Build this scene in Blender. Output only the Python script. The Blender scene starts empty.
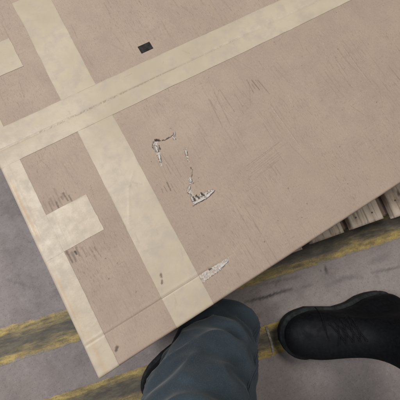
import bpy, bmesh, math, random
import numpy as np
from mathutils import Vector, Matrix, noise
from mathutils.bvhtree import BVHTree

random.seed(7)
rng = np.random.default_rng(7)
scene = bpy.context.scene
C = scene.collection

# ------------------------------------------------------------------ camera
CAM_Z = 0.82
cam = bpy.data.cameras.new('camera')
cam.sensor_width = 36.0
cam.lens = 27.0
cam.clip_start = 0.01
cam.clip_end = 60.0
cam.dof.use_dof = True
cam.dof.focus_distance = 0.53
cam.dof.aperture_fstop = 9.0
cam_o = bpy.data.objects.new('camera', cam)
C.objects.link(cam_o)
Rc = Matrix(((0.866106, 0.478185, -0.145597), (-0.497685, 0.852085, -0.162050), (0.046571, 0.212815, 0.975982)))
cam_o.matrix_world = Matrix.Translation((0, 0, CAM_Z)) @ Rc.to_4x4()
scene.camera = cam_o

# ------------------------------------------------------------------ world and lamps
world = bpy.data.worlds.new('World')
scene.world = world
world.use_nodes = True
bg = world.node_tree.nodes['Background']
bg.inputs['Color'].default_value = (0.90, 0.94, 1.0, 1)
bg.inputs['Strength'].default_value = 0.18


def area_light(name, loc, target, sx, sy, power, color):
    l = bpy.data.lights.new(name, 'AREA')
    l.shape = 'RECTANGLE'
    l.size, l.size_y = sx, sy
    l.energy = power
    l.color = color
    o = bpy.data.objects.new(name, l)
    o.location = loc
    o.rotation_euler = (Vector(target) - Vector(loc)).to_track_quat('-Z', 'Y').to_euler()
    C.objects.link(o)
    return o


area_light('ceiling_lamp', (-1.2, 1.0, 2.8), (0.0, 0.1, 0.2), 1.3, 0.7, 76, (0.985, 0.985, 1.0))
area_light('ceiling_lamp', (1.7, 0.40, 3.0), (0.2, 0.0, 0.2), 1.3, 0.7, 42, (1.0, 0.95, 0.88))

vs = scene.view_settings
vs.view_transform = 'Standard'
vs.look = 'None'
vs.exposure = 0.0
vs.gamma = 1.0
vs.use_curve_mapping = False
scene.render.engine = 'CYCLES'


# ------------------------------------------------------------------ material helpers
def new_mat(name):
    m = bpy.data.materials.new(name)
    m.use_nodes = True
    nt = m.node_tree
    bsdf = nt.nodes['Principled BSDF']
    return m, nt, bsdf


class N:
    """tiny node-graph helper"""
    def __init__(self, nt):
        self.nt = nt

    def _in(self, sock, v):
        if isinstance(v, bpy.types.NodeSocket):
            self.nt.links.new(v, sock)
        elif v is not None:
            if sock.type == 'RGBA' and len(v) == 3:
                v = (*v, 1)
            sock.default_value = v

    def coord(self, kind='Object'):
        return self.nt.nodes.new('ShaderNodeTexCoord').outputs[kind]

    def attr(self, name):
        n = self.nt.nodes.new('ShaderNodeAttribute')
        n.attribute_name = name
        return n.outputs['Fac']

    def mapping(self, vec, scale=(1, 1, 1), loc=(0, 0, 0), rot=(0, 0, 0)):
        n = self.nt.nodes.new('ShaderNodeMapping')
        self._in(n.inputs['Vector'], vec)
        n.inputs['Scale'].default_value = scale
        n.inputs['Location'].default_value = loc
        n.inputs['Rotation'].default_value = rot
        return n.outputs[0]

    def noise(self, vec, scale, detail=4, rough=0.55, dist=0.0):
        n = self.nt.nodes.new('ShaderNodeTexNoise')
        self._in(n.inputs['Vector'], vec)
        n.inputs['Scale'].default_value = scale
        n.inputs['Detail'].default_value = detail
        n.inputs['Roughness'].default_value = rough
        n.inputs['Distortion'].default_value = dist
        return n.outputs['Fac']

    def voronoi(self, vec, scale, feature='F1'):
        n = self.nt.nodes.new('ShaderNodeTexVoronoi')
        n.feature = feature
        self._in(n.inputs['Vector'], vec)
        n.inputs['Scale'].default_value = scale
        return n.outputs['Distance']

    def ramp(self, fac, lo, hi, a=0.0, b=1.0, smooth=True):
        n = self.nt.nodes.new('ShaderNodeMapRange')
        n.interpolation_type = 'SMOOTHSTEP' if smooth else 'LINEAR'
        self._in(n.inputs['Value'], fac)
        n.inputs['From Min'].default_value = lo
        n.inputs['From Max'].default_value = hi
        n.inputs['To Min'].default_value = a
        n.inputs['To Max'].default_value = b
        return n.outputs['Result']

    def math(self, op, a, b=None):
        n = self.nt.nodes.new('ShaderNodeMath')
        n.operation = op
        self._in(n.inputs[0], a)
        if b is not None:
            self._in(n.inputs[1], b)
        return n.outputs[0]

    def mix(self, fac, a, b):
        n = self.nt.nodes.new('ShaderNodeMix')
        n.data_type = 'RGBA'
        self._in(n.inputs['Factor'], fac)
        self._in(n.inputs['A'], a)
        self._in(n.inputs['B'], b)
        return n.outputs['Result']

    def sep(self, vec):
        n = self.nt.nodes.new('ShaderNodeSeparateXYZ')
        self._in(n.inputs[0], vec)
        return n.outputs

    def bump(self, height, strength, dist, normal=None):
        n = self.nt.nodes.new('ShaderNodeBump')
        self._in(n.inputs['Height'], height)
        n.inputs['Strength'].default_value = strength
        n.inputs['Distance'].default_value = dist
        if normal is not None:
            self._in(n.inputs['Normal'], normal)
        return n.outputs[0]


# ---- cardboard
def cardboard_material():
    m, nt, b = new_mat('cardboard')
    g = N(nt)
    co = g.coord()
    big = g.noise(co, 5.0, 3)
    mid = g.noise(co, 28, 5, 0.6)
    fib = g.noise(g.mapping(co, (1, 0.35, 1)), 620, 3, 0.7)
    col = g.mix(g.ramp(big, 0.3, 0.7), (0.346, 0.268, 0.206), (0.390, 0.300, 0.231))
    col = g.mix(g.math('MULTIPLY', g.ramp(mid, 0.35, 0.75), 0.45), col, (0.300, 0.228, 0.188))
    grime = g.ramp(g.noise(g.mapping(co, (1, 0.8, 1), (7, 3, 0)), 7.5, 6, 0.66), 0.48, 0.72)
    col = g.mix(g.math('MULTIPLY', grime, 0.38), col, (0.262, 0.202, 0.172))
    col = g.mix(g.math('MULTIPLY', g.ramp(fib, 0.52, 0.72), 0.42), col, (0.24, 0.175, 0.135))
    col = g.mix(g.math('MULTIPLY', g.ramp(fib, 0.44, 0.30), 0.30), col, (0.48, 0.38, 0.315))
    # short dark scuffs, dense where the lid has been dragged
    sc = g.noise(g.mapping(co, (1, 0.22, 1), (2, 5, 0), (0, 0, 0.12)), 330, 4, 0.7)
    sc2 = g.noise(g.mapping(co, (0.25, 1, 1), (8, 1, 0), (0, 0, -0.35)), 300, 4, 0.7)
    zone = g.ramp(g.noise(g.mapping(co, (1, 1, 1), (.4, 9, 0)), 9, 4, 0.6), 0.42, 0.66)
    zone2 = g.ramp(g.noise(g.mapping(co, (1, 1, 1), (4.4, 2, 0)), 12, 4, 0.6), 0.50, 0.68)
    col = g.mix(g.math('MULTIPLY', g.math('MULTIPLY', g.ramp(sc, 0.52, 0.70), zone), 0.55), col, (0.19, 0.145, 0.118))
    col = g.mix(g.math('MULTIPLY', g.math('MULTIPLY', g.ramp(sc2, 0.54, 0.70), zone2), 0.5), col, (0.19, 0.145, 0.118))
    # grime rubbed on to the ridges of the flutes that show through
    x = g.sep(co)[0]
    wob = g.math('MULTIPLY', g.noise(co, 14, 2), 0.006)
    ph = g.math('MULTIPLY', g.math('ADD', x, wob), 2 * math.pi / 0.0071)
    ridge = g.math('SINE', ph)
    patch = g.ramp(g.noise(g.mapping(co, (1.0, 0.55, 1), (3.1, 1.7, 0)), 11, 4, 0.62), 0.52, 0.74)
    streak = g.ramp(g.noise(g.mapping(co, (1, 0.06, 1)), 210, 3, 0.6), 0.48, 0.70)
    rub = g.math('MULTIPLY', g.math('MULTIPLY', patch, streak), g.ramp(ridge, -0.2, 0.9))
    col = g.mix(g.math('MULTIPLY', rub, 0.55), col, (0.17, 0.135, 0.115))
    # marks set on the mesh itself
    col = g.mix(g.attr('light'), col, (0.52, 0.43, 0.37))
    col = g.mix(g.attr('torn'), col, g.mix(g.ramp(g.noise(co, 330, 3, 0.6), 0.36, 0.66), (0.36, 0.295, 0.24), (0.52, 0.485, 0.445)))
    col = g.mix(g.attr('dark'), col, (0.034, 0.027, 0.022))
    nt.links.new(col, b.inputs['Base Color'])
    b.inputs['Roughness'].default_value = 0.82
    b.inputs['Specular IOR Level'].default_value = 0.22
    h = g.math('ADD', g.math('MULTIPLY', ridge, 0.10), g.math('MULTIPLY', g.noise(co, 60, 4, 0.6), 0.9))
    n1 = g.bump(h, 0.45, 0.0006)
    n2 = g.bump(fib, 0.25, 0.0002, n1)
    nt.links.new(n2, b.inputs['Normal'])
    return m


def tape_material():
    m, nt, b = new_mat('paper_tape')
    g = N(nt)
    co = g.coord()
    big = g.noise(co, 9, 4, 0.6)
    cloud = g.noise(g.mapping(co, (1, 1, 1), (5, 2, 0)), 42, 5, 0.65)
    fib = g.noise(co, 520, 3, 0.7)
    col = g.mix(g.ramp(big, 0.3, 0.7), (0.425, 0.352, 0.256), (0.496, 0.418, 0.314))
    col = g.mix(g.math('MULTIPLY', g.ramp(cloud, 0.42, 0.70), 0.6), col, (0.375, 0.322, 0.260))
    col = g.mix(g.math('MULTIPLY', g.ramp(fib, 0.55, 0.75), 0.15), col, (0.36, 0.30, 0.22))
    col = g.mix(g.attr('edge'), col, (0.44, 0.285, 0.150))
    col = g.mix(g.attr('dark'), col, (0.10, 0.065, 0.04))
    nt.links.new(col, b.inputs['Base Color'])
    nt.links.new(g.ramp(cloud, 0.3, 0.7, 0.38, 0.56), b.inputs['Roughness'])
    b.inputs['Specular IOR Level'].default_value = 0.36
    n1 = g.bump(g.noise(co, 55, 5, 0.65), 0.5, 0.0007)
    n2 = g.bump(fib, 0.15, 0.0002, n1)
    nt.links.new(n2, b.inputs['Normal'])
    return m


def concrete_material():
    m, nt, b = new_mat('concrete')
    g = N(nt)
    co = g.coord()
    big = g.noise(co, 3.2, 4, 0.6)
    mid = g.noise(co, 17, 6, 0.65)
    fine = g.noise(co, 240, 4, 0.7)
    col = g.mix(g.ramp(big, 0.3, 0.7), (0.224, 0.190, 0.176), (0.272, 0.234, 0.221))
    col = g.mix(g.math('MULTIPLY', g.ramp(mid, 0.46, 0.75), 0.5), col, (0.165, 0.142, 0.136))
    gr = g.noise(co, 95, 6, 0.75)
    col = g.mix(g.math('MULTIPLY', g.ramp(gr, 0.52, 0.66), 0.42), col, (0.150, 0.130, 0.125))
    col = g.mix(g.math('MULTIPLY', g.ramp(gr, 0.46, 0.34), 0.35), col, (0.36, 0.325, 0.315))
    col = g.mix(g.math('MULTIPLY', g.ramp(fine, 0.56, 0.70), 0.6), col, (0.10, 0.09, 0.088))
    pore = g.ramp(g.voronoi(g.mapping(co, (1, 1, 1), (.9, .2, 0)), 150), 0.20, 0.12)
    col = g.mix(g.math('MULTIPLY', pore, 0.35), col, (0.09, 0.08, 0.078))
    spot = g.ramp(g.voronoi(g.mapping(co, (1, 1, 1), (.3, .7, 0)), 34), 0.16, 0.07)
    spot = g.math('MULTIPLY', spot, g.ramp(g.noise(co, 9, 2), 0.5, 0.65))
    col = g.mix(g.math('MULTIPLY', spot, 0.6), col, (0.06, 0.055, 0.055))
    col = g.mix(g.attr('light'), col, (0.36, 0.33, 0.30))
    col = g.mix(g.attr('dark'), col, (0.025, 0.022, 0.022))
    nt.links.new(col, b.inputs['Base Color'])
    nt.links.new(g.ramp(mid, 0.3, 0.7, 0.5, 0.8), b.inputs['Roughness'])
    b.inputs['Specular IOR Level'].default_value = 0.3
    nt.links.new(g.bump(g.math('ADD', mid, g.math('MULTIPLY', fine, 0.3)), 0.35, 0.0015), b.inputs['Normal'])
    return m


def floor_paint_material():
    # worn yellow line: most of the paint left along its two edges, dirt ground into the middle
    m, nt, b = new_mat('worn_yellow_paint')
    g = N(nt)
    co = g.coord()
    y = g.sep(co)[1]
    a = g.noise(g.mapping(co, (0.16, 1.5, 1)), 30, 6, 0.72, 0.9)
    a2 = g.noise(g.mapping(co, (0.45, 1.3, 1), (4, 4, 0)), 60, 5, 0.72)
    a3 = g.noise(g.mapping(co, (0.6, 1.0, 1), (1, 7, 0)), 13, 4, 0.6)
    ay = g.math('ABSOLUTE', y)
    away = g.ramp(ay, 0.002, 0.040, 0.0, 1.0)
    k = g.math('ADD', g.math('MULTIPLY', away, 0.30), g.math('ADD', g.math('MULTIPLY', a, 0.80), g.math('MULTIPLY', a3, 0.36)))
    keep = g.ramp(k, 0.60, 0.92)
    fine = g.noise(co, 300, 4, 0.75)
    dirt = g.mix(g.ramp(a2, 0.3, 0.7), (0.048, 0.040, 0.028), (0.125, 0.104, 0.068))
    paint = g.mix(g.ramp(a2, 0.32, 0.68), (0.190, 0.138, 0.048), (0.46, 0.335, 0.095))
    col = g.mix(keep, dirt, paint)
    # bare floor where the paint has come off along the rim
    bare = g.ramp(g.math('ADD', g.math('MULTIPLY', g.noise(co, 40, 3, 0.5), 0.022), ay), 0.046, 0.058)
    col = g.mix(bare, col, (0.215, 0.188, 0.182))
    col = g.mix(g.math('MULTIPLY', g.ramp(fine, 0.50, 0.7), 0.65), col, (0.06, 0.05, 0.042))
    nt.links.new(col, b.inputs['Base Color'])
    b.inputs['Roughness'].default_value = 0.6
    nt.links.new(g.bump(g.math('ADD', keep, fine), 0.3, 0.0006), b.inputs['Normal'])
    return m


def wood_material(name, base, dark, worn):
    m, nt, b = new_mat(name)
    g = N(nt)
    co = g.coord()
    info = nt.nodes.new('ShaderNodeObjectInfo').outputs['Random']
    off = nt.nodes.new('ShaderNodeCombineXYZ')
    nt.links.new(g.math('MULTIPLY', info, 9.0), off.inputs[0])
    nt.links.new(g.math('MULTIPLY', info, 23.0), off.inputs[1])
    add = nt.nodes.new('ShaderNodeVectorMath')
    nt.links.new(co, add.inputs[0])
    nt.links.new(off.outputs[0], add.inputs[1])
    v = add.outputs[0]
    grain = g.noise(g.mapping(v, (1, 0.06, 1)), 130, 5, 0.65, 0.4)
    rings = g.noise(g.mapping(v, (1, 0.10, 1)), 34, 3, 0.5, 1.2)
    blot = g.noise(v, 13, 4, 0.6)
    col = g.mix(g.ramp(rings, 0.3, 0.7), base, worn)
    col = g.mix(g.math('MULTIPLY', g.ramp(grain, 0.48, 0.68), 0.7), col, dark)
    col = g.mix(g.math('MULTIPLY', g.ramp(blot, 0.5, 0.75), 0.5), col, dark)
    col = g.mix(g.attr('dark'), col, (0.03, 0.022, 0.016))
    nt.links.new(col, b.inputs['Base Color'])
    b.inputs['Roughness'].default_value = 0.85
    nt.links.new(g.bump(grain, 0.6, 0.001), b.inputs['Normal'])
    return m


def plain_material(name, c1, c2, scale, rough, bump=0.3, bdist=0.0006, spec=0.4):
    m, nt, b = new_mat(name)
    g = N(nt)
    co = g.coord()
    n = g.noise(co, scale, 5, 0.65)
    nt.links.new(g.mix(g.ramp(n, 0.35, 0.68), c1, c2), b.inputs['Base Color'])
    nt.links.new(g.ramp(g.noise(co, scale * 0.4, 3), 0.3, 0.7, rough - 0.08, rough + 0.1), b.inputs['Roughness'])
    b.inputs['Specular IOR Level'].default_value = spec
    nt.links.new(g.bump(n, bump, bdist), b.inputs['Normal'])
    return m


def denim_material():
    m, nt, b = new_mat('denim')
    g = N(nt)
    co = g.coord()
    w1 = g.noise(g.mapping(co, (1, 1, 0.12), rot=(0, 0.5, 0)), 900, 2, 0.6)
    w2 = g.noise(g.mapping(co, (0.15, 0.15, 1)), 700, 2, 0.6)
    wear = g.noise(co, 11, 4, 0.6)
    col = g.mix(g.ramp(wear, 0.35, 0.7), (0.010, 0.020, 0.028), (0.022, 0.037, 0.049))
    col = g.mix(g.math('MULTIPLY', g.ramp(w1, 0.5, 0.68), 0.28), col, (0.060, 0.084, 0.100))
    col = g.mix(g.math('MULTIPLY', g.ramp(w2, 0.52, 0.7), 0.4), col, (0.016, 0.030, 0.045))
    col = g.mix(g.attr('light'), col, (0.20, 0.24, 0.26))
    nt.links.new(col, b.inputs['Base Color'])
    b.inputs['Roughness'].default_value = 0.9
    b.inputs['Sheen Weight'].default_value = 0.15
    nt.links.new(g.bump(g.math('ADD', w1, g.noise(co, 60, 4)), 0.4, 0.0008), b.inputs['Normal'])
    return m


M_CARD = cardboard_material()
M_TAPE = tape_material()
M_FLOOR = concrete_material()
M_PAINT = floor_paint_material()
M_DECK = wood_material('weathered_deck_wood', (0.46, 0.365, 0.280), (0.165, 0.112, 0.078), (0.60, 0.505, 0.41))
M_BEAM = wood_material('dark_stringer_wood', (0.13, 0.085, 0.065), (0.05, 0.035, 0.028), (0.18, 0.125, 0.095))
M_TORN = plain_material('torn_paper', (0.40, 0.37, 0.335), (0.58, 0.55, 0.515), 420, 0.85, 0.6, 0.0006, 0.2)
M_INK = plain_material('black_ink', (0.010, 0.010, 0.011), (0.034, 0.030, 0.027), 120, 0.75, 0.3, 0.0004, 0.2)
M_DENIM = denim_material()
M_BOOT = plain_material('black_leather', (0.0022, 0.0025, 0.0034), (0.0045, 0.005, 0.0065), 160, 0.62, 0.35, 0.0007, 0.16)
M_SOLE = plain_material('worn_black_rubber', (0.009, 0.010, 0.0105), (0.024, 0.026, 0.027), 70, 0.8, 0.4, 0.0008, 0.2)
M_LACE = plain_material('boot_lace', (0.004, 0.004, 0.005), (0.010, 0.010, 0.011), 500, 0.85, 0.3, 0.0006, 0.15)
M_PALE = plain_material('worn_pale_paint', (0.17, 0.148, 0.130), (0.34, 0.305, 0.27), 180, 0.8)
M_STEEL = plain_material('nail_steel', (0.05, 0.045, 0.04), (0.10, 0.085, 0.07), 300, 0.5)


# ------------------------------------------------------------------ object helpers
def link(o, parent=None):
    C.objects.link(o)
    if parent is not None:
        o.parent = parent
    return o


def thing(name, label, cat, loc=(0, 0, 0), rz=0.0, group=None):
    o = bpy.data.objects.new(name, None)
    o.empty_display_size = 0.05
    o.location = loc
    o.rotation_euler = (0, 0, rz)
    o['label'] = label
    o['category'] = cat
    if group:
        o['group'] = group
    return link(o)


def mesh_obj(name, verts, faces, mat, parent=None, smooth=False, attrs=None):
    me = bpy.data.meshes.new(name)
    me.from_pydata([tuple(v) for v in verts], [], faces)
    if smooth:
        me.polygons.foreach_set('use_smooth', [True] * len(me.polygons))
    me.materials.append(mat)
    for k, a in (attrs or {}).items():
        me.attributes.new(k, 'FLOAT', 'POINT').data.foreach_set('value', np.asarray(a, dtype=np.float32))
    me.update()
    return link(bpy.data.objects.new(name, me), parent)


def grid_obj(name, P, mat, parent=None, attrs=None, drop=None):
    """P: array rows x cols x 3 -> one smooth quad sheet"""
    r, c, _ = P.shape
    me = bpy.data.meshes.new(name)
    idx = np.arange(r * c).reshape(r, c)
    q = np.stack([idx[:-1, :-1], idx[:-1, 1:], idx[1:, 1:], idx[1:, :-1]], axis=-1).reshape(-1, 4)
    if drop is not None:
        q = q[~drop.reshape(-1)]
    n = len(q)
    me.vertices.add(r * c)
    me.vertices.foreach_set('co', P.reshape(-1).astype(np.float32))
    me.loops.add(n * 4)
    me.loops.foreach_set('vertex_index', q.reshape(-1).astype(np.int32))
    me.polygons.add(n)
    me.polygons.foreach_set('loop_start', np.arange(0, n * 4, 4, dtype=np.int32))
    me.polygons.foreach_set('use_smooth', np.ones(n, dtype=bool))
    me.materials.append(mat)
    for k, a in (attrs or {}).items():
        me.attributes.new(k, 'FLOAT', 'POINT').data.foreach_set('value', a.reshape(-1).astype(np.float32))
    me.update(calc_edges=True)
    me.validate()
    return link(bpy.data.objects.new(name, me), parent)


def smoothstep(x, a, b):
    t = np.clip((x - a) / (b - a), 0, 1)
    return t * t * (3 - 2 * t)


def vnoise(x, y, scale, seed, octaves=3):
    """value noise on arrays"""
    out = np.zeros_like(x)
    amp, tot = 1.0, 0.0
    for o in range(octaves):
        tab = np.random.default_rng(seed + o).random((64, 64))
        u, v = x * scale, y * scale
        iu, iv = np.floor(u).astype(int), np.floor(v).astype(int)
        fu, fv = u - iu, v - iv
        fu, fv = fu * fu * (3 - 2 * fu), fv * fv * (3 - 2 * fv)
        g = lambda a, b: tab[a % 64, b % 64]
        out += amp * ((g(iu, iv) * (1 - fu) + g(iu + 1, iv) * fu) * (1 - fv) + (g(iu, iv + 1) * (1 - fu) + g(iu + 1, iv + 1) * fu) * fv)
        tot += amp
        amp *= 0.5
        scale *= 2.1
    return out / tot


def poly_dist(X, Y, pts):
    """distance to a polyline and the parameter along it (0..1)"""
    best = np.full(X.shape, 1e9)
    par = np.zeros(X.shape)
    n = len(pts) - 1
    for i in range(n):
        ax, ay = pts[i]
        bx, by = pts[i + 1]
        dx, dy = bx - ax, by - ay
        L = dx * dx + dy * dy + 1e-12
        t = np.clip(((X - ax) * dx + (Y - ay) * dy) / L, 0, 1)
        d = np.hypot(X - ax - t * dx, Y - ay - t * dy)
        m = d < best
        best = np.where(m, d, best)
        par = np.where(m, (i + t) / n, par)
    return best, par


def in_poly(X, Y, pts):
    ins = np.zeros(X.shape, dtype=bool)
    j = len(pts) - 1
    for i in range(len(pts)):
        xi, yi = pts[i]
        xj, yj = pts[j]
        c = ((yi > Y) != (yj > Y)) & (X < (xj - xi) * (Y - yi) / (yj - yi + 1e-12) + xi)
        ins ^= c
        j = i
    return ins


def bevel_box(name, lo, hi, mat, parent, bev=0.003, jitter=0.0, cuts=0):
    bm = bmesh.new()
    bmesh.ops.create_cube(bm, size=1.0)
    for v in bm.verts:
        v.co = Vector((lo[i] + (v.co[i] + 0.5) * (hi[i] - lo[i]) for i in range(3)))
    bmesh.ops.bevel(bm, geom=list(bm.edges), offset=bev, segments=2, affect='EDGES')
    if jitter:
        for v in bm.verts:
            v.co += Vector((random.uniform(-jitter, jitter) for _ in range(3)))
    me = bpy.data.meshes.new(name)
    bm.to_mesh(me)
    bm.free()
    me.materials.append(mat)
    return link(bpy.data.objects.new(name, me), parent)


# ------------------------------------------------------------------ floor
def axis(parts):
    out = []
    for a, b, s in parts:
        n = max(1, int(round((b - a) / s)))
        out += list(np.linspace(a, b, n, endpoint=False))
    out.append(parts[-1][1])
    return np.array(out)


fx = axis([(-2.0, -0.55, 0.1), (-0.55, 0.75, 0.004), (0.75, 2.2, 0.1)])
fy = axis([(-1.8, -0.62, 0.1), (-0.62, 0.25, 0.004), (0.25, 2.2, 0.1)])
FX, FY = np.meshgrid(fx, fy)
fdark = np.zeros_like(FX)
flight = np.zeros_like(FX)
jit = (vnoise(FX, FY, 160, 11) - 0.5) * 0.006
for pts, w, a in [([(0.0889, -0.1593), (0.1333, -0.1735), (0.1688, -0.1824), (0.2155, -0.1947)], 0.0036, 0.85),
                  ([(0.1510, -0.1455), (0.2532, -0.1776)], 0.003, 0.35),
                  ([(0.3279, -0.1902), (0.3220, -0.2082)], 0.0035, 0.7),
                  ([(0.0975, -0.2102), (0.0633, -0.2156)], 0.004, 0.45),
                  ([(0.43, -0.27), (0.52, -0.30)], 0.003, 0.4), ([(0.30, -0.235), (0.36, -0.245), (0.40, -0.262)], 0.006, 0.28), ([(0.44, -0.245), (0.50, -0.255)], 0.008, 0.25), ([(0.06, -0.20), (0.11, -0.205)], 0.006, 0.4), ([(0.13, -0.205), (0.19, -0.215)], 0.009, 0.22), ([(0.24, -0.205), (0.27, -0.213)], 0.004, 0.35),
                  ([(-0.42, 0.20), (-0.36, 0.14)], 0.003, 0.25), ([(-0.50, 0.26), (-0.47, 0.16)], 0.004, 0.2)]:
    d, p = poly_dist(FX, FY, pts)
    fdark = np.maximum(fdark, a * (1 - smoothstep(d + jit, w * 0.3, w * 1.6)) * (0.55 + 0.45 * np.sin(p * math.pi)))
FZ = (vnoise(FX, FY, 14, 5) - 0.5) * 0.0010
floor = grid_obj('floor', np.stack([FX, FY, FZ], -1), M_FLOOR, None, {'dark': fdark, 'light': flight})
floor['kind'] = 'structure'

# worn yellow lines painted on the floor
BAND_A = math.atan2(-0.2298 + 0.0231, 0.5624 + 0.3158)


def floor_line(name, cx, cy, length, width, seed):
    n, k = int(length / 0.006), 16
    s = np.linspace(-length / 2, length / 2, n)
    t = np.linspace(-0.5, 0.5, k)
    S, Tt = np.meshgrid(s, t)
    e = (vnoise(S, Tt * 0 + seed, 110, seed) - 0.5) * 0.005
    Y = Tt * width + e * np.sign(Tt) * smoothstep(np.abs(Tt), 0.35, 0.5)
    Z = 0.0012 + 0 * S
    o = grid_obj(name, np.stack([S, Y, Z], -1), M_PAINT)
    o.location = (cx, cy, 0)
    o.rotation_euler = (0, 0, BAND_A)
    o['kind'] = 'structure'
    return o


floor_line('floor_line', 0.12, -0.0880, 3.2, 0.086, 3)
floor_line('floor_line', -0.365, -0.162, 1.2, 0.074, 9)
# pale strip of bare floor where the second line is broken
d = [(0.1048, -0.2365), (0.0956, -0.2763), (0.0872, -0.2988)]
vs_, fs_ = [], []
for i, (x, y) in enumerate(d):
    vs_ += [(x - 0.0028, y, 0.0030), (x + 0.0028, y - 0.001, 0.0030), (x + 0.0024, y, 0.0018), (x - 0.0024, y, 0.0018)]
o = mesh_obj('floor_tape', vs_, [(0, 1, 5, 4), (4, 5, 9, 8)], M_PALE)
o['kind'] = 'structure'

# ------------------------------------------------------------------ pallet
PA = math.radians(-11.2)
pallet = thing('pallet', 'weathered grey wooden pallet under the cardboard box with dark gaps between boards', 'pallet', (0.3014, -0.1108, 0), PA)
DECK_Z = 0.12
PITCH, BW = 0.1115, 0.086
PL = 0.85
first_gap_r = 0.091          # local x where the board right of the first gap begins
for i in range(-5, 6):
    x0 = first_gap_r + i * PITCH + random.uniform(-0.002, 0.002)
    y0 = random.uniform(-0.003, 0.003) - (0.0045 if i == 1 else 0)
    n, k = 22, 120
    sx, sy = np.linspace(0, BW, n), np.linspace(y0, PL, k)
    SX, SY = np.meshgrid(sx, sy)
    edge = np.minimum(np.minimum(SX, BW - SX), SY - y0)
    Z = DECK_Z - 0.0022 * np.exp(-edge / 0.0018) + (vnoise(SX + i, SY * 0.3, 60, 40 + i) - 0.5) * 0.0014
    X = SX + x0 + (vnoise(SX * 0, SY, 25, 60 + i) - 0.5) * 0.003
    dk = np.zeros_like(SX)
    knots = [(random.uniform(0.02, 0.066), random.uniform(0.05, 0.7), random.uniform(0.004, 0.008)) for _ in range(3)]
    if i == 1:
        knots.append((0.036, 0.046, 0.0075))
    for kx, ky, kr in knots:
        dd = np.hypot(SX - kx, (SY - ky) * 0.8)
        dk = np.maximum(dk, 0.75 * (1 - smoothstep(dd, kr * 0.5, kr)))
        dk = np.maximum(dk, 0.3 * np.exp(-((dd - kr * 1.9) / 0.0015) ** 2))
    # sides folded down so that the board has thickness
    P = np.stack([X, SY, Z], -1)
    lowl, lowr = P[:, :1].copy(), P[:, -1:].copy()
    lowl[..., 2] = lowr[..., 2] = DECK_Z - 0.018
    P = np.concatenate([lowl, P, lowr], 1)
    f0, f1 = P[:1].copy(), P[-1:].copy()
    f0[..., 2] = f1[..., 2] = DECK_Z - 0.018
    P = np.concatenate([f0, P, f1], 0)
    dk = np.pad(dk, 1)
    board = grid_obj('deck_board', P, M_DECK, pallet, {'dark': dk})
    for ny in (0.03, 0.42, 0.81):
        for nx in (0.022, 0.064):
            bm = bmesh.new()
            bmesh.ops.create_cone(bm, cap_ends=True, segments=10, radius1=0.0024, radius2=0.0021, depth=0.0016)
            me = bpy.data.meshes.new('nail_head')
            bm.to_mesh(me)
            bm.free()
            me.materials.append(M_STEEL)
            nh = link(bpy.data.objects.new('nail_head', me), board)
            nh.location = (x0 + nx + random.uniform(-.006, .006), ny + random.uniform(-.006, .006), DECK_Z + 0.0002)
px0, px1 = first_gap_r - 5 * PITCH, first_gap_r + 5 * PITCH + BW
for ny in (0.006, 0.375, 0.755):
    bevel_box('stringer', (px0, ny, 0.0185), (px1, ny + 0.085, DECK_Z - 0.0183), M_BEAM, pallet, 0.003)
for i in (-5, 0, 5):
    x0 = first_gap_r + i * PITCH
    bevel_box('bottom_board', (x0, 0.004, 0.0052), (x0 + BW, PL - 0.004, 0.0183), M_BEAM, pallet, 0.003)

# ------------------------------------------------------------------ cardboard box
TOP = 0.30
XL, XR = -0.2015, 1.00            # left and right edges of the box
YB = 0.757                        # far edge
SEAM = 0.3388
RAD = 0.0042


def front_y(x):
    return -0.0787 + 0.0245 * x


box = thing('cardboard_box', 'scuffed brown cardboard box sealed with tan paper tape lying on the pallet', 'box', (0, 0, 0))
# body below the lid flaps
bx0, bx1, by1 = XL + 0.0012, XR - 0.0012, YB - 0.0012
zb, zt = DECK_Z + 0.0012, TOP - 0.012
vb = []
for z in (zb, zt):
    vb += [(bx0, front_y(bx0) + 0.0012, z), (bx1, front_y(bx1) + 0.0012, z), (bx1, by1, z), (bx0, by1, z)]
mesh_obj('box_body', vb, [(3, 2, 1, 0), (0, 1, 5, 4), (1, 2, 6, 5), (2, 3, 7, 6), (3, 0, 4, 7), (4, 5, 6, 7)], M_CARD, box)


def fold(c, lo, off):
    """arc-length coordinate c round an edge at lo -> (coordinate, height)"""
    th = np.clip((lo + RAD - c) / RAD, 0, math.pi / 2)
    inner = c >= lo + RAD
    pos = np.where(inner, c, lo + RAD - (RAD + off) * np.sin(th))
    dz = (RAD + off) * np.cos(th) - RAD
    past = (lo + RAD - c) - RAD * math.pi / 2
    dz = np.where(past > 0, -RAD - past, dz)
    return pos, dz


def surface(S, Tt, off, waves=True):
    """flat layout coordinates on the lid -> points in space, off above the board"""
    x, dzx = fold(S, XL, off)
    yflat0 = -0.0787
    yy, dzy = fold(Tt, yflat0, off)
    y = yy + 0.0245 * x * (1 - smoothstep(yy, yflat0, 0.30))
    z = TOP + dzx + dzy - off
    if waves:
        xx = S
        z = z + (vnoise(xx, Tt, 9, 21) - 0.5) * 0.0016 + (vnoise(xx, Tt, 34, 22) - 0.5) * 0.0006
        z = z - 0.00075 * np.exp(-((Tt + 0.0254) / 0.0011) ** 2) * (1 - smoothstep(S, 0.0, 0.10) * 0.9) \
              + 0.0003 * np.exp(-((Tt + 0.0215) / 0.002) ** 2) * (1 - smoothstep(S, 0.0, 0.10))
        z = z - 0.0011 * np.exp(-((Tt - SEAM) / 0.0016) ** 2) - 0.0006 * np.exp(-((Tt - SEAM) / 0.008) ** 2)
    return np.stack([x, y, z], -1)


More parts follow.
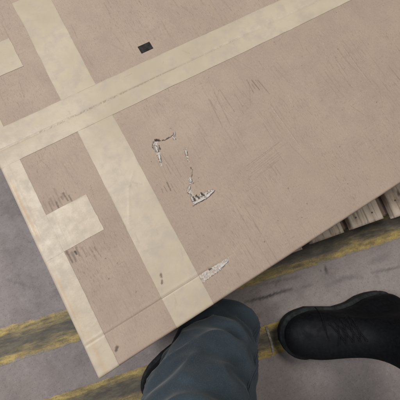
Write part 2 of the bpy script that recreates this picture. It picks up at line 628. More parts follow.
# marks, tears and scratches of the near flap, in metres on the lid
S_AX = axis([(XL - 0.012, -0.03, 0.0013), (-0.03, 0.0, 0.001), (0.0, 0.125, 0.0005), (0.125, 0.62, 0.0011), (0.62, XR, 0.004)])
T_AX = axis([(-0.0787 - 0.012, -0.045, 0.0012), (-0.045, -0.02, 0.0007), (-0.02, 0.075, 0.0012), (0.075, 0.232, 0.0005), (0.232, SEAM - 0.0006, 0.0012)])
S2, T2 = np.meshgrid(S_AX, T_AX)
dark = np.zeros_like(S2)
torn = np.zeros_like(S2)
light = np.zeros_like(S2)
dep = np.zeros_like(S2)
nz = (vnoise(S2, T2, 520, 71, 3) - 0.5)
speck = vnoise(S2, T2, 420, 91, 2)


def sub(pts, pad):
    xs, ys = [p[0] for p in pts], [p[1] for p in pts]
    a, b = np.searchsorted(S_AX, (min(xs) - pad, max(xs) + pad))
    c, e = np.searchsorted(T_AX, (min(ys) - pad, max(ys) + pad))
    return np.s_[c:e + 1, a:b + 1]


def stroke(arr, pts, w0, w1, amt, rag=0.0, soft=0.5, mode='max'):
    k = sub(pts, max(w0, w1) * 2 + 0.003)
    d, p = poly_dist(S2[k], T2[k], pts)
    w = (w0 + (w1 - w0) * p) * 0.5
    m = amt * (1 - smoothstep(d + nz[k] * rag, w * (1 - soft), w * (1 + soft) + 1e-5))
    arr[k] = np.maximum(arr[k], m)
    return k, m


def tear(pts, w0, w1, depth=0.0009, rag=0.0065):
    k, m = stroke(torn, pts, w0, w1, 1.0, rag, 0.25)
    dep[k] = np.minimum(dep[k], -depth * m)
    dark[k] = np.maximum(dark[k], 0.5 * m * smoothstep(speck[k], 0.54, 0.72))
    # lifted lip of liner round the tear
    k2, m2 = stroke(np.zeros_like(S2), pts, w0 + 0.0022, w1 + 0.0022, 1.0, rag, 0.35)
    dep[k2] = np.where(torn[k2] < 0.3, np.maximum(dep[k2], 0.0006 * m2), dep[k2])


def cut(pts, w0, w1, amt=0.95, depth=0.0016, rag=0.0034):
    k, m = stroke(dark, pts, w0, w1, amt, rag, 0.4)
    dep[k] = np.minimum(dep[k], -depth * m)


# first tear: dark hole, hooked crack and a peeled strip below it
tear([(0.0580, 0.2185), (0.0546, 0.2044), (0.0523, 0.1924), (0.0486, 0.1759)], 0.0100, 0.0034, 0.0009, 0.006)
cut([(0.0619, 0.2238), (0.0650, 0.2239), (0.0677, 0.2211)], 0.0042, 0.0026, 0.95, 0.0028)
cut([(0.0671, 0.2199), (0.0776, 0.2163), (0.0852, 0.2167), (0.0902, 0.2162)], 0.0016, 0.0021, 0.85)
cut([(0.0902, 0.2162), (0.0966, 0.2184), (0.1033, 0.2227)], 0.0018, 0.0009, 0.7)
tear([(0.0926, 0.2149), (0.0943, 0.2083)], 0.0042, 0.0030)
tear([(0.0985, 0.2200), (0.0957, 0.2109)], 0.0022, 0.0034)
cut([(0.0606, 0.2234), (0.0546, 0.2211), (0.0511, 0.2163), (0.0512, 0.2096)], 0.0014, 0.0010, 0.8, 0.0008)
cut([(0.0629, 0.2121), (0.0612, 0.2052)], 0.0020, 0.0026, 0.8)
cut([(0.0560, 0.2030), (0.0600, 0.2015)], 0.0014, 0.0010, 0.7, 0.0007)
# second tear: thin peel, curl and the ragged triangle at its end
tear([(0.1012, 0.1810), (0.0985, 0.1725), (0.0954, 0.1576)], 0.0048, 0.0022)
cut([(0.0926, 0.1472), (0.0934, 0.1413), (0.0897, 0.1347), (0.0844, 0.1290)], 0.0013, 0.0016, 0.75, 0.0009)
tear([(0.0816, 0.1280), (0.0784, 0.1228)], 0.0066, 0.0060)
cut([(0.0794, 0.1184), (0.0909, 0.1168)], 0.0014, 0.0010, 0.7, 0.0007)
tear([(0.0744, 0.1175), (0.0686, 0.1102), (0.0699, 0.0980)], 0.0046, 0.0060)
cut([(0.0645, 0.1083), (0.0685, 0.1009)], 0.0016, 0.0024, 0.7, 0.0009)
TRI = [(0.0668, 0.0997), (0.0621, 0.0826), (0.0753, 0.0824), (0.0918, 0.0825), (0.1102, 0.0880), (0.1091, 0.0907), (0.0963, 0.0937), (0.0872, 0.0924), (0.0761, 0.0945)]
k = sub(TRI, 0.006)
pm = in_poly(S2[k] + nz[k] * 0.003, T2[k] + nz[k] * 0.003, TRI)
torn[k] = np.where(pm, 1.0, torn[k])
dep[k] = np.where(pm, np.minimum(dep[k], -0.0010), dep[k])
dark[k] = np.where(pm, np.maximum(dark[k], 0.5 * smoothstep(speck[k], 0.54, 0.7)), dark[k])
cut([(0.0703, 0.0977), (0.0697, 0.0887)], 0.0026, 0.0036, 0.9)
cut([(0.0764, 0.0950), (0.0782, 0.0894)], 0.0034, 0.0030, 0.9)
cut([(0.0861, 0.0941), (0.0882, 0.0887)], 0.0030, 0.0026, 0.9)
cut([(0.0948, 0.0925), (0.0955, 0.0890)], 0.0014, 0.0014, 0.6)
cut([(0.0620, 0.0822), (0.0747, 0.0813), (0.0913, 0.0816), (0.1097, 0.0872)], 0.0013, 0.0008, 0.55, 0.0010)
# stripped liner beside the tape near the edge
STR = [(0.0085, -0.0258), (0.0408, -0.0255), (0.0692, -0.0268), (0.0687, -0.0320), (0.0458, -0.0370), (0.0276, -0.0379), (0.0085, -0.0387)]
k = sub(STR, 0.006)
pm = in_poly(S2[k] + nz[k] * 0.002, T2[k] + nz[k] * 0.003, STR)
torn[k] = np.where(pm, 0.92, torn[k])
dep[k] = np.where(pm, np.minimum(dep[k], -0.0006), dep[k])
dark[k] = np.where(pm, np.maximum(dark[k], 0.25 * smoothstep(speck[k], 0.6, 0.75)), dark[k])
cut([(0.0310, -0.0268), (0.0359, -0.0275)], 0.0030, 0.0022, 0.85)
cut([(0.0085, -0.0392), (0.0276, -0.0384), (0.0458, -0.0375), (0.0687, -0.0322)], 0.0010, 0.0008, 0.45, 0.0005)


def hatch(cx, cy, n, pitch, length, amt, wid=0.0013, ang=0.0, arr=None):
    """rubbed lines along the flutes"""
    for i in range(n):
        x = cx + i * pitch + rng.uniform(-0.0008, 0.0008)
        l = length * rng.uniform(0.35, 1.35)
        y = cy + rng.uniform(-0.35, 0.35) * length
        dx = math.tan(ang + rng.normal(0, 0.07)) * l
        stroke(dark if arr is None else arr, [(x, y - l / 2), (x + dx * 0.5, y), (x + dx, y + l / 2)], wid * rng.uniform(0.5, 1.0), wid * rng.uniform(0.8, 1.6), min(0.9, 1.15 * amt * rng.uniform(0.25, 1.0)), 0.0016, 0.98)


hatch(-0.160, 0.2035, 8, 0.0060, 0.016, 0.55, 0.0026)
hatch(-0.150, 0.2150, 6, 0.0075, 0.020, 0.20, 0.0020)
hatch(-0.1600, 0.1085, 4, 0.0050, 0.015, 1.0, 0.0028)
hatch(-0.1440, 0.0990, 5, 0.0065, 0.020, 0.34, 0.0022)
hatch(0.0265, 0.1320, 5, 0.0068, 0.0150, 0.50, 0.0016)
hatch(0.0420, 0.1580, 5, 0.0070, 0.045, 0.22, 0.0014)
hatch(0.1150, 0.1900, 6, 0.0071, 0.050, 0.16, 0.0015)
hatch(0.1850, 0.2350, 6, 0.0071, 0.060, 0.26, 0.0016)
hatch(0.2400, 0.2300, 5, 0.0071, 0.040, 0.20, 0.0016)
hatch(0.1500, 0.1500, 9, 0.0071, 0.040, 0.13, 0.0015)
hatch(0.2750, 0.2270, 5, 0.0066, 0.030, 0.42, 0.0018)
hatch(0.3350, 0.2300, 4, 0.0071, 0.040, 0.15, 0.0016)
hatch(0.2550, 0.1450, 7, 0.0071, 0.060, 0.16, 0.0014)
hatch(0.4200, 0.1700, 7, 0.0071, 0.060, 0.22, 0.0015)
hatch(0.4800, 0.1900, 4, 0.0071, 0.055, 0.18, 0.0015)
hatch(0.1500, 0.0300, 6, 0.0071, 0.050, 0.10, 0.0014)
hatch(0.1950, 0.0600, 7, 0.0071, 0.028, 0.22, 0.0014)
hatch(0.0700, 0.2700, 6, 0.0071, 0.030, 0.14, 0.0014)
hatch(-0.1300, 0.0400, 8, 0.0071, 0.050, 0.10, 0.0014)
hatch(-0.1050, 0.2500, 6, 0.0071, 0.045, 0.12, 0.0014)
# a few rubbed lines across the flutes and pale hairline scratches
for j in range(8):
    y = 0.068 + j * 0.0042
    stroke(dark, [(0.187 + rng.uniform(-.01, .015), y), (0.268 + rng.uniform(-.03, .01), y + 0.009)], 0.0010, 0.0014, 0.20 * rng.uniform(0.4, 1), 0.002, 0.8)
for pts, a in [([(0.2891, 0.1829), (0.2923, 0.0827)], 0.55), ([(0.4931, 0.2134), (0.4924, 0.1358)], 0.55), ([(0.2555, 0.1843), (0.2667, 0.0990)], 0.25),
               ([(0.2770, -0.0383), (0.3139, -0.0248)], 0.4), ([(0.1922, 0.2665), (0.2125, 0.1840)], 0.3), ([(0.1282, 0.2816), (0.1489, 0.1547)], 0.18),
               ([(0.0575, 0.1830), (0.0638, 0.1235)], 0.28), ([(0.35, 0.05), (0.41, 0.01)], 0.25), ([(0.14, -0.03), (0.19, -0.045)], 0.3)]:
    stroke(light, pts, 0.0010, 0.0012, a * 0.6, 0.004, 0.8)
    off = [(p[0] + 0.0013, p[1]) for p in pts]
    stroke(dark, off, 0.0010, 0.0010, a * 0.45, 0.002, 0.6)
for i in range(170):
    x, y = rng.uniform(-0.16, 0.60), rng.uniform(-0.06, 0.30)
    l = rng.uniform(0.008, 0.055)
    an = rng.normal(math.pi / 2, 0.16) if rng.random() < 0.72 else rng.uniform(0, math.pi)
    stroke(dark if rng.random() < 0.6 else light, [(x, y), (x + l * math.cos(an), y + l * math.sin(an))], 0.0009, 0.0012, rng.uniform(0.05, 0.20), 0.002, 0.8)
for i in range(60):
    x, y = rng.uniform(-0.16, 0.60), rng.uniform(-0.06, 0.30)
    stroke(dark, [(x, y), (x + rng.uniform(-.002, .002), y + .001)], 0.0012, 0.0016, rng.uniform(0.15, 0.5), 0.002, 0.8)
stroke(dark, [(-0.1600, -0.0560), (-0.1560, -0.0525)], 0.004, 0.005, 0.7, 0.003)
# dirt worn into the cut edge and the fold
ed = np.exp(-np.abs(T2 + 0.0775) / 0.0014) * (0.25 + 0.35 * vnoise(S2, T2, 60, 33))
dark = np.maximum(dark, ed * 0.55)
cr = np.exp(-((T2 + 0.0254) / 0.0008) ** 2) * (0.10 + 0.30 * vnoise(S2, T2, 50, 34)) * (S2 < 0.012)
dark = np.maximum(dark, cr)

P = surface(S2, T2, 0.0)
fuzz = (vnoise(S2, T2, 420, 55, 2) - 0.5) * 0.0009 * torn
P[..., 2] += dep + fuzz
flap_f = grid_obj('top_flap', P, M_CARD, box, {'dark': dark, 'torn': torn, 'light': light})

# far flap, meeting the near one along the taped seam
s_b = axis([(XL - 0.012, XL + 0.01, 0.0015), (XL + 0.01, 0.5, 0.0016), (0.5, 0.62, 0.004), (0.62, XR, 0.02)])
t_b = axis([(SEAM + 0.0006, 0.64, 0.002), (0.64, YB, 0.01)])
SB, TB = np.meshgrid(s_b, t_b)
db = np.zeros_like(SB)
nzb = vnoise(SB, TB, 300, 77)
for i in range(60):
    x, y, l = rng.uniform(-0.16, 0.5), rng.uniform(0.35, 0.62), rng.uniform(0.02, 0.05)
    d_, p_ = poly_dist(SB, TB, [(x, y), (x + rng.normal(0, .004), y + l)])
    db = np.maximum(db, rng.uniform(.05, .20) * (1 - smoothstep(d_ + (nzb - .5) * .002, 0.0002, 0.0014)))
grid_obj('top_flap', surface(SB, TB, 0.0), M_CARD, box, {'dark': db, 'torn': db * 0, 'light': db * 0})


# ---- tape
def tape(s0, s1, t0, t1, off, seed, along, step=0.0017, taper=None, crease=(), stains=(), glue=True):
    s = np.arange(s0, s1 + step * 0.5, step)
    t = np.arange(t0, t1 + step * 0.5, step)
    s, t = np.linspace(s0, s1, len(s)), np.linspace(t0, t1, len(t))
    Sg, Tg = np.meshgrid(s, t)
    # hand-laid: the long edges wander a little and the cut ends are ragged
    if along == 't':
        u = (Sg - s0) / (s1 - s0)
        base = (vnoise(Tg, Tg * 0 + 1.3, 7, seed) - 0.5) * 0.0026
        Sx = Sg + base + (vnoise(Tg, u, 90, seed + 3) - 0.5) * 0.0006
        if taper:
            Sx = Sx + taper[0] * (Tg - t0) / (t1 - t0) * (1 - u) + taper[1] * (Tg - t0) / (t1 - t0) * u
        Ty = Tg
    else:
        u = (Tg - t0) / (t1 - t0)
        Ty = Tg + (vnoise(Sg, Sg * 0 + 2.7, 7, seed) - 0.5) * 0.0026 + (vnoise(Sg, u, 90, seed + 3) - 0.5) * 0.0006
        endw = smoothstep(Sg, s1 - 0.02, s1)
        Sx = Sg + endw * (vnoise(Tg, Tg * 0, 55, seed + 5) - 0.5) * 0.0022
    offs = off + (vnoise(Sx, Ty, 45, seed + 9) - 0.5) * 0.00010
    Pt = surface(Sx, Ty, off)
    z = offs - off
    wr = np.zeros_like(Sg)
    edg = np.zeros_like(Sg)
    dk = np.zeros_like(Sg)
    for pts, w, h in crease:
        d_, p_ = poly_dist(Sx, Ty, pts)
        wr += h * np.exp(-(d_ / w) ** 2)
    # grime caught along the cut edges, and small wrinkles
    rim_d = np.minimum(u, 1 - u) * ((s1 - s0) if along == 't' else (t1 - t0))
    dk = np.maximum(dk, 0.30 * np.exp(-rim_d / 0.0008) * smoothstep(vnoise(Sx, Ty, 35, seed + 6), 0.35, 0.7))
    rw = np.random.default_rng(seed)
    for i in range(16):
        x, y = rw.uniform(s0, s1), rw.uniform(t0, t1)
        l, an = rw.uniform(0.012, 0.045), rw.uniform(0, math.pi)
        d_, p_ = poly_dist(Sx, Ty, [(x, y), (x + l * .5 * math.cos(an), y + l * .5 * math.sin(an)), (x + l * math.cos(an + .2), y + l * math.sin(an + .2))])
        wr += rw.uniform(0.00008, 0.00028) * np.exp(-(d_ / rw.uniform(0.0012, 0.003)) ** 2) * np.sin(p_ * math.pi)
    if glue:
        # glue showing brown where the paper is bent over the left edge
        gx = XL + 0.0078 + (vnoise(Ty, Ty * 0 + .5, 11, 301) - 0.5) * 0.0036
        broken = smoothstep(vnoise(Ty, Ty * 0 + .9, 16, 302), 0.30, 0.62)
        edg = np.maximum(edg, 0.8 * broken * np.exp(-((Sx - gx) / 0.0017) ** 2))
        edg = np.maximum(edg, 0.35 * np.exp(-((Sx - gx - 0.007) / 0.004) ** 2) * smoothstep(vnoise(Ty, Ty * 0 + .2, 9, 303), 0.45, 0.7))
        wr += -0.00012 * broken * np.exp(-((Sx - gx) / 0.0012) ** 2)
    for pts, w, a in stains:
        d_, p_ = poly_dist(Sx, Ty, pts)
        dk = np.maximum(dk, a * (1 - smoothstep(d_ + (vnoise(Sx, Ty, 500, seed + 8) - .5) * .002, w * 0.4, w)))
    Pt[..., 2] += off * 0 + z + wr
    return grid_obj('tape_strip', Pt, M_TAPE, box, {'edge': edg, 'dark': dk})


def extra_dark_lines(n, s0, s1, t0, t1, a):
    out = []
    for i in range(n):
        x, y = rng.uniform(s0, s1), rng.uniform(t0, t1)
        l, an = rng.uniform(0.004, 0.02), rng.uniform(0, math.pi)
        out.append(([(x, y), (x + l * math.cos(an), y + l * math.sin(an))], 0.0013, a * rng.uniform(0.4, 1)))
    return out


# across the lid, running to the near edge and over it
tape(-0.0610, 0.0095, -0.0787 - 0.030, 0.62, 0.00020, 101, 't', taper=(0.0105, 0.0115),
     crease=[([(-0.07, -0.0254), (0.02, -0.0254)], 0.0010, -0.0003), ([(-0.05, 0.11), (-0.02, 0.17), (0.0, 0.19)], 0.002, 0.0003), ([(-0.055, 0.06), (-0.02, 0.05)], 0.0016, 0.00025)],
     stains=[([(-0.0432, 0.0085), (-0.0440, 0.0055)], 0.0030, 0.85), ([(-0.0465, -0.0015), (-0.0482, -0.0050)], 0.0024, 0.8)] + extra_dark_lines(10, -0.055, 0.005, -0.07, 0.3, 0.16))
# folded lengthwise over the left edge
tape(XL - 0.034, -0.1650, -0.0787 - 0.024, 0.64, 0.00034, 131, 't',
     crease=[([(-0.1890, 0.38), (-0.1880, 0.30), (-0.1895, 0.15)], 0.002, 0.0004)],
     stains=extra_dark_lines(6, -0.19, -0.167, -0.06, 0.6, 0.16))
# along the seam of the two flaps
tape(XL - 0.040, 0.72, 0.3067, 0.3785, 0.00050, 151, 's',
     crease=[([(-0.19, SEAM), (0.20, SEAM + 0.0006)], 0.0008, -0.0003), ([(0.20, SEAM), (0.72, SEAM + 0.0006)], 0.0010, -0.0002)],
     stains=[([(-0.12, SEAM), (0.02, SEAM + .0003), (0.17, SEAM + 0.0006)], 0.0012, 0.42), ([(0.17, SEAM + .0006), (0.30, SEAM + .0004)], 0.0011, 0.22), ([(0.30, SEAM + .0004), (0.72, SEAM)], 0.0010, 0.10), ([(-0.20, SEAM - .0004), (-0.12, SEAM)], 0.0012, 0.2)] + extra_dark_lines(10, -0.16, 0.4, 0.31, 0.375, 0.14))
# short ends brought up over the left edge
tape(XL - 0.050, -0.0913, 0.1225, 0.1930, 0.00050, 171, 's', crease=[([(-0.166, 0.12), (-0.1655, 0.20)], 0.0012, -0.0003), ([(-0.157, 0.125), (-0.155, 0.19)], 0.0012, 0.0003), ([(-0.147, 0.125), (-0.146, 0.17)], 0.0010, 0.0002)],
     stains=extra_dark_lines(4, -0.15, -0.1, 0.13, 0.19, 0.14))
tape(XL - 0.050, -0.0862, 0.4775, 0.5480, 0.00050, 181, 's', crease=[([(-0.166, 0.47), (-0.1655, 0.55)], 0.0012, -0.0003)])

# black printed block on the far flap, beside the seam tape
s, t = np.linspace(0.1240, 0.1500, 14), np.linspace(0.3978, 0.4150, 10)
Sg, Tg = np.meshgrid(s, t)
pr = surface(Sg, Tg, 0.0)
pr[..., 2] += 0.0004
grid_obj('printed_mark', pr, M_INK, box)


# ---- loose flakes of liner standing up at the tears
def flake(base, tip, w, lift, seed):
    r = np.random.default_rng(seed)
    ax, ay = base
    bx, by = tip
    L = math.hypot(bx - ax, by - ay)
    ux, uy = (bx - ax) / L, (by - ay) / L
    n, k = 9, 6
    P = np.zeros((n, k, 3))
    for i in range(n):
        a = i / (n - 1)
        ww = w * (0.75 + 0.35 * r.random()) * (1 - 0.75 * a ** 2)
        for j in range(k):
            b = j / (k - 1) - 0.5
            x = ax + ux * L * a - uy * ww * b
            y = ay + uy * L * a + ux * ww * b
            z = TOP + 0.0004 + lift * math.sin(a * 2.2) + 0.3 * lift * (b * 2) ** 2 * a + r.uniform(-.00012, .00012)
            P[i, j] = (x + r.uniform(-.0003, .0003), y + r.uniform(-.0003, .0003), z)
    o = grid_obj('torn_flake', P, M_TORN, box)
    sol = o.modifiers.new('thickness', 'SOLIDIFY')
    sol.thickness = 0.0003
    return o


for a in [((0.0570, 0.2120), (0.0545, 0.2010), 0.0040, 0.0018, 1), ((0.0545, 0.1960), (0.0500, 0.1815), 0.0030, 0.0016, 2),
          ((0.0930, 0.2130), (0.0945, 0.2075), 0.0030, 0.0022, 3), ((0.0968, 0.2140), (0.1005, 0.2215), 0.0016, 0.0026, 4),
          ((0.1010, 0.1800), (0.0978, 0.1700), 0.0030, 0.0020, 5), ((0.0800, 0.1225), (0.0822, 0.1295), 0.0044, 0.0022, 6),
          ((0.0700, 0.1120), (0.0735, 0.1175), 0.0032, 0.0018, 7), ((0.0900, 0.0850), (0.1085, 0.0893), 0.0044, 0.0020, 8),
          ((0.0655, 0.0855), (0.0900, 0.0838), 0.0034, 0.0014, 9), ((0.0820, 0.0905), (0.0835, 0.0960), 0.0030, 0.0020, 10),
          ((0.0660, 0.0900), (0.0665, 0.0985), 0.0036, 0.0016, 11), ((0.0450, -0.0330), (0.0670, -0.0290), 0.0040, 0.0010, 12)]:
    flake(*a)


# ------------------------------------------------------------------ person beside the box
person = thing('person', 'person in dark blue jeans and black boots standing beside the box edge', 'person', (0.10, -0.30, 0))


def boot(toe, heel, side, parent, slices=14, scale=1.0, lean=0.0, wide=1.0):
    """side = +1: arch on the left of the walking direction"""
    L = 0.302
    d = Vector((toe[0] - heel[0], toe[1] - heel[1], 0)).normalized()
    ang = math.atan2(d.y, d.x)

    # outline: half widths on the arch side and on the outer side, heel at 0, toe at L
    st = np.array([0, .03, .08, .16, .27, .38, .50, .62, .72, .82, .90, .96, 1.0])
    arch = np.array([.004, .020, .031, .037, .037, .030, .031, .041, .049, .048, .038, .024, .003])
    outer = np.array([.004, .020, .030, .036, .038, .040, .045, .050, .052, .049, .038, .022, .003])
    ts = np.concatenate([np.linspace(0, 0.1, 9)[:-1], np.linspace(0.1, .85, 18), np.linspace(.85, 1, 10)[1:]])
    a_ = np.interp(ts, st, arch)
    o_ = np.interp(ts, st, outer)
    # round the ends
    cap = np.sqrt(np.clip(1 - np.clip((0.11 - ts) / 0.11, 0, 1) ** 2, 0, 1)) * np.sqrt(np.clip(1 - np.clip((ts - .80) / .20, 0, 1) ** 2, 0, 1))
    a2 = np.interp(np.clip(ts, .12, .78), st, arch) * cap
    o2 = np.interp(np.clip(ts, .12, .78), st, outer) * cap
    ring = [(t * L, side * w) for t, w in zip(ts, a2)] + [(t * L, -side * w) for t, w in zip(ts[::-1], o2[::-1])][1:-1]
    R = np.array(ring)
    n = len(R)
    cen = np.array([L * 0.5, 0])

    def loft(name, rings, mat, par, cap_top=True):
        V = []
        for rr, z in rings:
            V += [(x, y, zz) for (x, y), zz in zip(rr, z if hasattr(z, '__len__') else [z] * n)]
        F = []
        for i in range(len(rings) - 1):
            for j in range(n):
                k2 = (j + 1) % n
                F.append((i * n + j, i * n + k2, (i + 1) * n + k2, (i + 1) * n + j) if side < 0 else (i * n + k2, i * n + j, (i + 1) * n + j, (i + 1) * n + k2))
        F.append(tuple(range(n)))
        if cap_top:
            F.append(tuple(range((len(rings) - 1) * n, len(rings) * n)))
        ob = mesh_obj(name, V, F, mat, par, True)
        bm = bmesh.new()
        bm.from_mesh(ob.data)
        bmesh.ops.recalc_face_normals(bm, faces=bm.faces)
        bm.to_mesh(ob.data)
        bm.free()
        return ob

    def inset(rr, dd):
        v = rr - cen
        nx = np.zeros_like(rr)
        t = np.roll(rr, -1, 0) - np.roll(rr, 1, 0)
        nrm = np.stack([t[:, 1], -t[:, 0]], -1)
        nrm /= (np.linalg.norm(nrm, axis=1, keepdims=True) + 1e-9)
        s_ = np.sign((nrm * v).sum(1, keepdims=True))
        return rr - nrm * s_ * dd

    wig = 0.0007 * np.sin(np.arange(n) * 2.4)
    sole = loft('sole', [(inset(R, .003), 0.005), (R, 0.008), (R + wig[:, None], 0.018), (R, 0.026), (inset(R, -.0012), 0.029), (inset(R, -.001), 0.0325), (inset(R, .002), 0.034)], M_SOLE, None)
    # upper: horizontal slices; the front of each slice follows the instep
    prof_x = np.array([1.0, .985, .965, .935, .88, .80, .70, .60, .525, .47, .435, .42, .415, .42])
    prof_z = np.array([.033, .045, .056, .066, .076, .085, .095, .107, .121, .138, .158, .180, .205, .232])
    heel_x = np.array([.0, -.004, -.006, -.004, .0, .008, .015, .022, .028, .030, .030, .026, .020, .014])
    wid = np.array([.965, .985, .975, .94, .88, .82, .78, .75, .74, .745, .76, .79, .82, .85])
    prof_x, prof_z, heel_x, wid = prof_x[:slices], prof_z[:slices], heel_x[:slices], wid[:slices]
    rings = []
    base = inset(R, .0035)
    bt = np.clip(base[:, 0] / L, 0, 1)
    for px, z, hx, w in zip(prof_x, prof_z, heel_x, wid):
        rr = base.copy()
        f = np.clip((base[:, 0] - .0035) / (L - .007), 0, 1)
        rr[:, 0] = (hx + (px - hx) * f) * L
        # width at that station of the true outline, blended to an ankle oval higher up
        e = smoothstep(np.array(z), .075, .15)
        ank = 0.047 * np.sqrt(np.clip(1 - (2 * f - 1) ** 2, 0, 1)) * np.sign(base[:, 1])
        rr[:, 1] = (base[:, 1] * (1 - e) + ank * e * 1.25) * w + side * lean * max(0.0, z - 0.06)
        rings.append((rr, z))
    upper = loft('boot', rings, M_BOOT, None)
    sole.parent = upper
    root = upper
    sm = upper.modifiers.new('smooth', 'SUBSURF')
    sm.levels = sm.render_levels = 1

    def strip(name, pts, rad, mat, par, flat=1.0):
        cu = bpy.data.curves.new(name, 'CURVE')
        cu.dimensions = '3D'
        cu.bevel_depth = rad
        cu.bevel_resolution = 2
        sp = cu.splines.new('POLY')
        sp.points.add(len(pts) - 1)
        for q, pnt in zip(sp.points, pts):
            q.co = (*pnt, 1)
        ob = bpy.data.objects.new(name, cu)
        C.objects.link(ob)
        dg = bpy.context.evaluated_depsgraph_get()
        me = bpy.data.meshes.new_from_object(ob.evaluated_get(dg))
        C.objects.unlink(ob)
        bpy.data.objects.remove(ob)
        me.materials.clear()
        me.materials.append(mat)
        me.polygons.foreach_set('use_smooth', [True] * len(me.polygons))
        return link(bpy.data.objects.new(name, me), par)

    # toe-cap seam across the vamp and laces over the instep
    def top_z(xf):
        return float(np.interp(-xf, -prof_x, prof_z))

    def half(xf, z):
        w = float(np.interp(z, prof_z, wid))
        return float(np.interp(xf, ts, a2)) * w, float(np.interp(xf, ts, o2)) * w
    for xf in (0.70,):
        pts = []
        for q in np.linspace(-1, 1, 17):
            z = 0.040 + (top_z(xf) - 0.040 + .0005) * math.sqrt(max(0, 1 - abs(q) ** 2.6))
            a1, o1 = half(xf, 0.040)
            y = q * (a1 if q > 0 else o1) * side * 0.97
            pts.append(((xf + 0.05 * (1 - q * q)) * L - 0.012, y, z - 0.002))
        strip('toe_seam', pts, 0.0013, M_LACE, upper)
    bvu = BVHTree.FromPolygons([v.co.copy() for v in upper.data.vertices], [tuple(p.vertices) for p in upper.data.polygons])

    def on_top(x, y, up):
        h = bvu.ray_cast(Vector((x, y, 0.4)), Vector((0, 0, -1)))
        return (x, y, (h[0].z if h[0] is not None else 0.05) + up)
    rows = [0.66, 0.615, 0.572, 0.533, 0.500]
    if slices > 10:  # only the boot whose instep is open to view
        for i, xf in enumerate(rows):
            for sg in (-1, 1):
                ex, ey = xf * L, sg * 0.0185
                strip('eyelet', [on_top(ex + .0026 * math.cos(q), ey + .0026 * math.sin(q), .0006) for q in np.linspace(0, 2 * math.pi, 11)], 0.0008, M_LACE, upper)
                if i + 1 < len(rows):
                    x2 = rows[i + 1] * L
                    strip('lace', [on_top(ex + (x2 - ex) * f, ey * (1 - 2 * f), 0.0014 + 0.002 * math.sin(f * math.pi) + (0.0008 if sg > 0 else 0)) for f in np.linspace(0, 1, 9)], 0.0017, M_LACE, upper)
    root.scale = (scale, scale * wide, scale)
    root.location = (heel[0], heel[1], 0)
    root.rotation_euler = (0, 0, ang)
    root.parent = parent
    root.matrix_parent_inverse = Matrix.Translation(parent.location).inverted()
    return root


b1 = boot((0.110, -0.276), (0.422, -0.352), -1, person, 14, 1.05, -0.45, 1.10)
b2 = boot((-0.215, -0.215), (0.066, -0.165), 1, person, 9)

# trousers: one skin grown from the hips down both legs
joints = [((0.16, -0.56, 0.92), .135), ((0.10, -0.47, 0.90), .10), ((-0.05, -0.38, 0.68), .090), ((-0.185, -0.262, 0.46), .090), ((-0.095, -0.206, 0.27), .094), ((-0.008, -0.176, 0.12), .084), ((0.010, -0.170, 0.045), .080),
          ((0.25, -0.63, 0.90), .10), ((0.24, -0.62, 0.68), .085), ((0.265, -0.565, 0.48), .074), ((0.325, -0.47, 0.30), .068), ((0.355, -0.405, 0.20), .066)]
edges = [(0, 1), (1, 2), (2, 3), (3, 4), (4, 5), (5, 6), (0, 7), (7, 8), (8, 9), (9, 10), (10, 11)]
me = bpy.data.meshes.new('trousers')
me.from_pydata([Vector(j[0]) for j in joints], edges, [])
tmp = bpy.data.objects.new('trousers', me)
C.objects.link(tmp)
tmp.modifiers.new('skin', 'SKIN')
for i, (p, r) in enumerate(joints):
    me.skin_vertices[0].data[i].radius = (r, r)
me.skin_vertices[0].data[0].use_root = True
ss = tmp.modifiers.new('sub', 'SUBSURF')
ss.levels = ss.render_levels = 5
dg = bpy.context.evaluated_depsgraph_get()
dm = bpy.data.meshes.new_from_object(tmp.evaluated_get(dg))
C.objects.unlink(tmp)
bpy.data.objects.remove(tmp)
co = [v.co.copy() for v in dm.vertices]
no = [v.normal.copy() for v in dm.vertices]
li = np.zeros(len(co), dtype=np.float32)
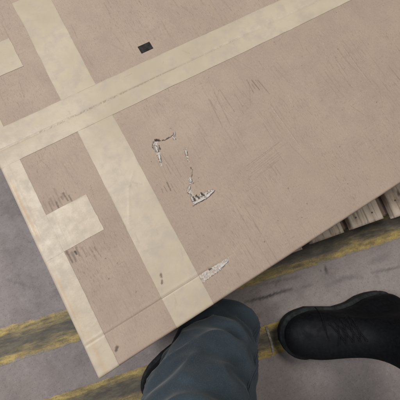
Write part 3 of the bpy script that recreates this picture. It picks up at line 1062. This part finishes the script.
for i, v in enumerate(dm.vertices):
    p = co[i]
    # sagging folds round the leg, stronger near the hem and behind the knee
    w = noise.noise(Vector((p.x * 9, p.y * 9, p.z * 26)))
    w2 = noise.noise(Vector((p.x * 24 + 3, p.y * 24, p.z * 34 + 5)))
    rd = (1 - abs(noise.noise(Vector((p.x * 13 + p.z * 6 + 7, p.y * 13, p.z * 19 + 2))))) ** 5
    amp = 0.011 + 0.007 * max(0, 1 - abs(p.z - 0.14) / 0.15)
    v.co = p + no[i] * (amp * w + 0.0055 * w2 + 0.0075 * rd) - person.location
dm.materials.clear()
dm.materials.append(M_DENIM)
dm.polygons.foreach_set('use_smooth', [True] * len(dm.polygons))
dm.attributes.new('light', 'FLOAT', 'POINT').data.foreach_set('value', li)
trousers = link(bpy.data.objects.new('trousers', dm), person)


def tube(name, pts, rad, mat, parent, sides=6):
    V, F = [], []
    for i, p in enumerate(pts):
        p = Vector(p)
        t = (Vector(pts[min(i + 1, len(pts) - 1)]) - Vector(pts[max(i - 1, 0)])).normalized()
        a = t.orthogonal().normalized() if i == 0 else (a - t * a.dot(t)).normalized()
        b = t.cross(a)
        for k in range(sides):
            q = 2 * math.pi * k / sides
            V.append(p + (a * math.cos(q) + b * math.sin(q)) * rad)
    for i in range(len(pts) - 1):
        for k in range(sides):
            k2 = (k + 1) % sides
            F.append((i * sides + k, i * sides + k2, (i + 1) * sides + k2, (i + 1) * sides + k))
    F += [tuple(range(sides))[::-1], tuple(range((len(pts) - 1) * sides, len(pts) * sides))]
    return mesh_obj(name, V, F, mat, parent, True)


# flat-felled seam running up the leg beside the box
bv = BVHTree.FromObject(trousers, bpy.context.evaluated_depsgraph_get())
axis_pts = [Vector(j[0]) - person.location for j in joints[3:7]][::-1]
d_out = Vector((0.80, 0.02, 0.60)).normalized()
for shift in (0.0, 0.006):
    line = []
    for i in range(40):
        f = i / 39 * (len(axis_pts) - 1)
        k = min(int(f), len(axis_pts) - 2)
        c = axis_pts[k].lerp(axis_pts[k + 1], f - k) + Vector((0, -shift - 0.02, 0))
        hit = bv.ray_cast(c + d_out * 0.4, -d_out)
        if hit[0] is not None:
            line.append(hit[0] + hit[1] * 0.0003)
    if len(line) > 4:
        tube('seam', line, 0.0011, M_DENIM, trousers)
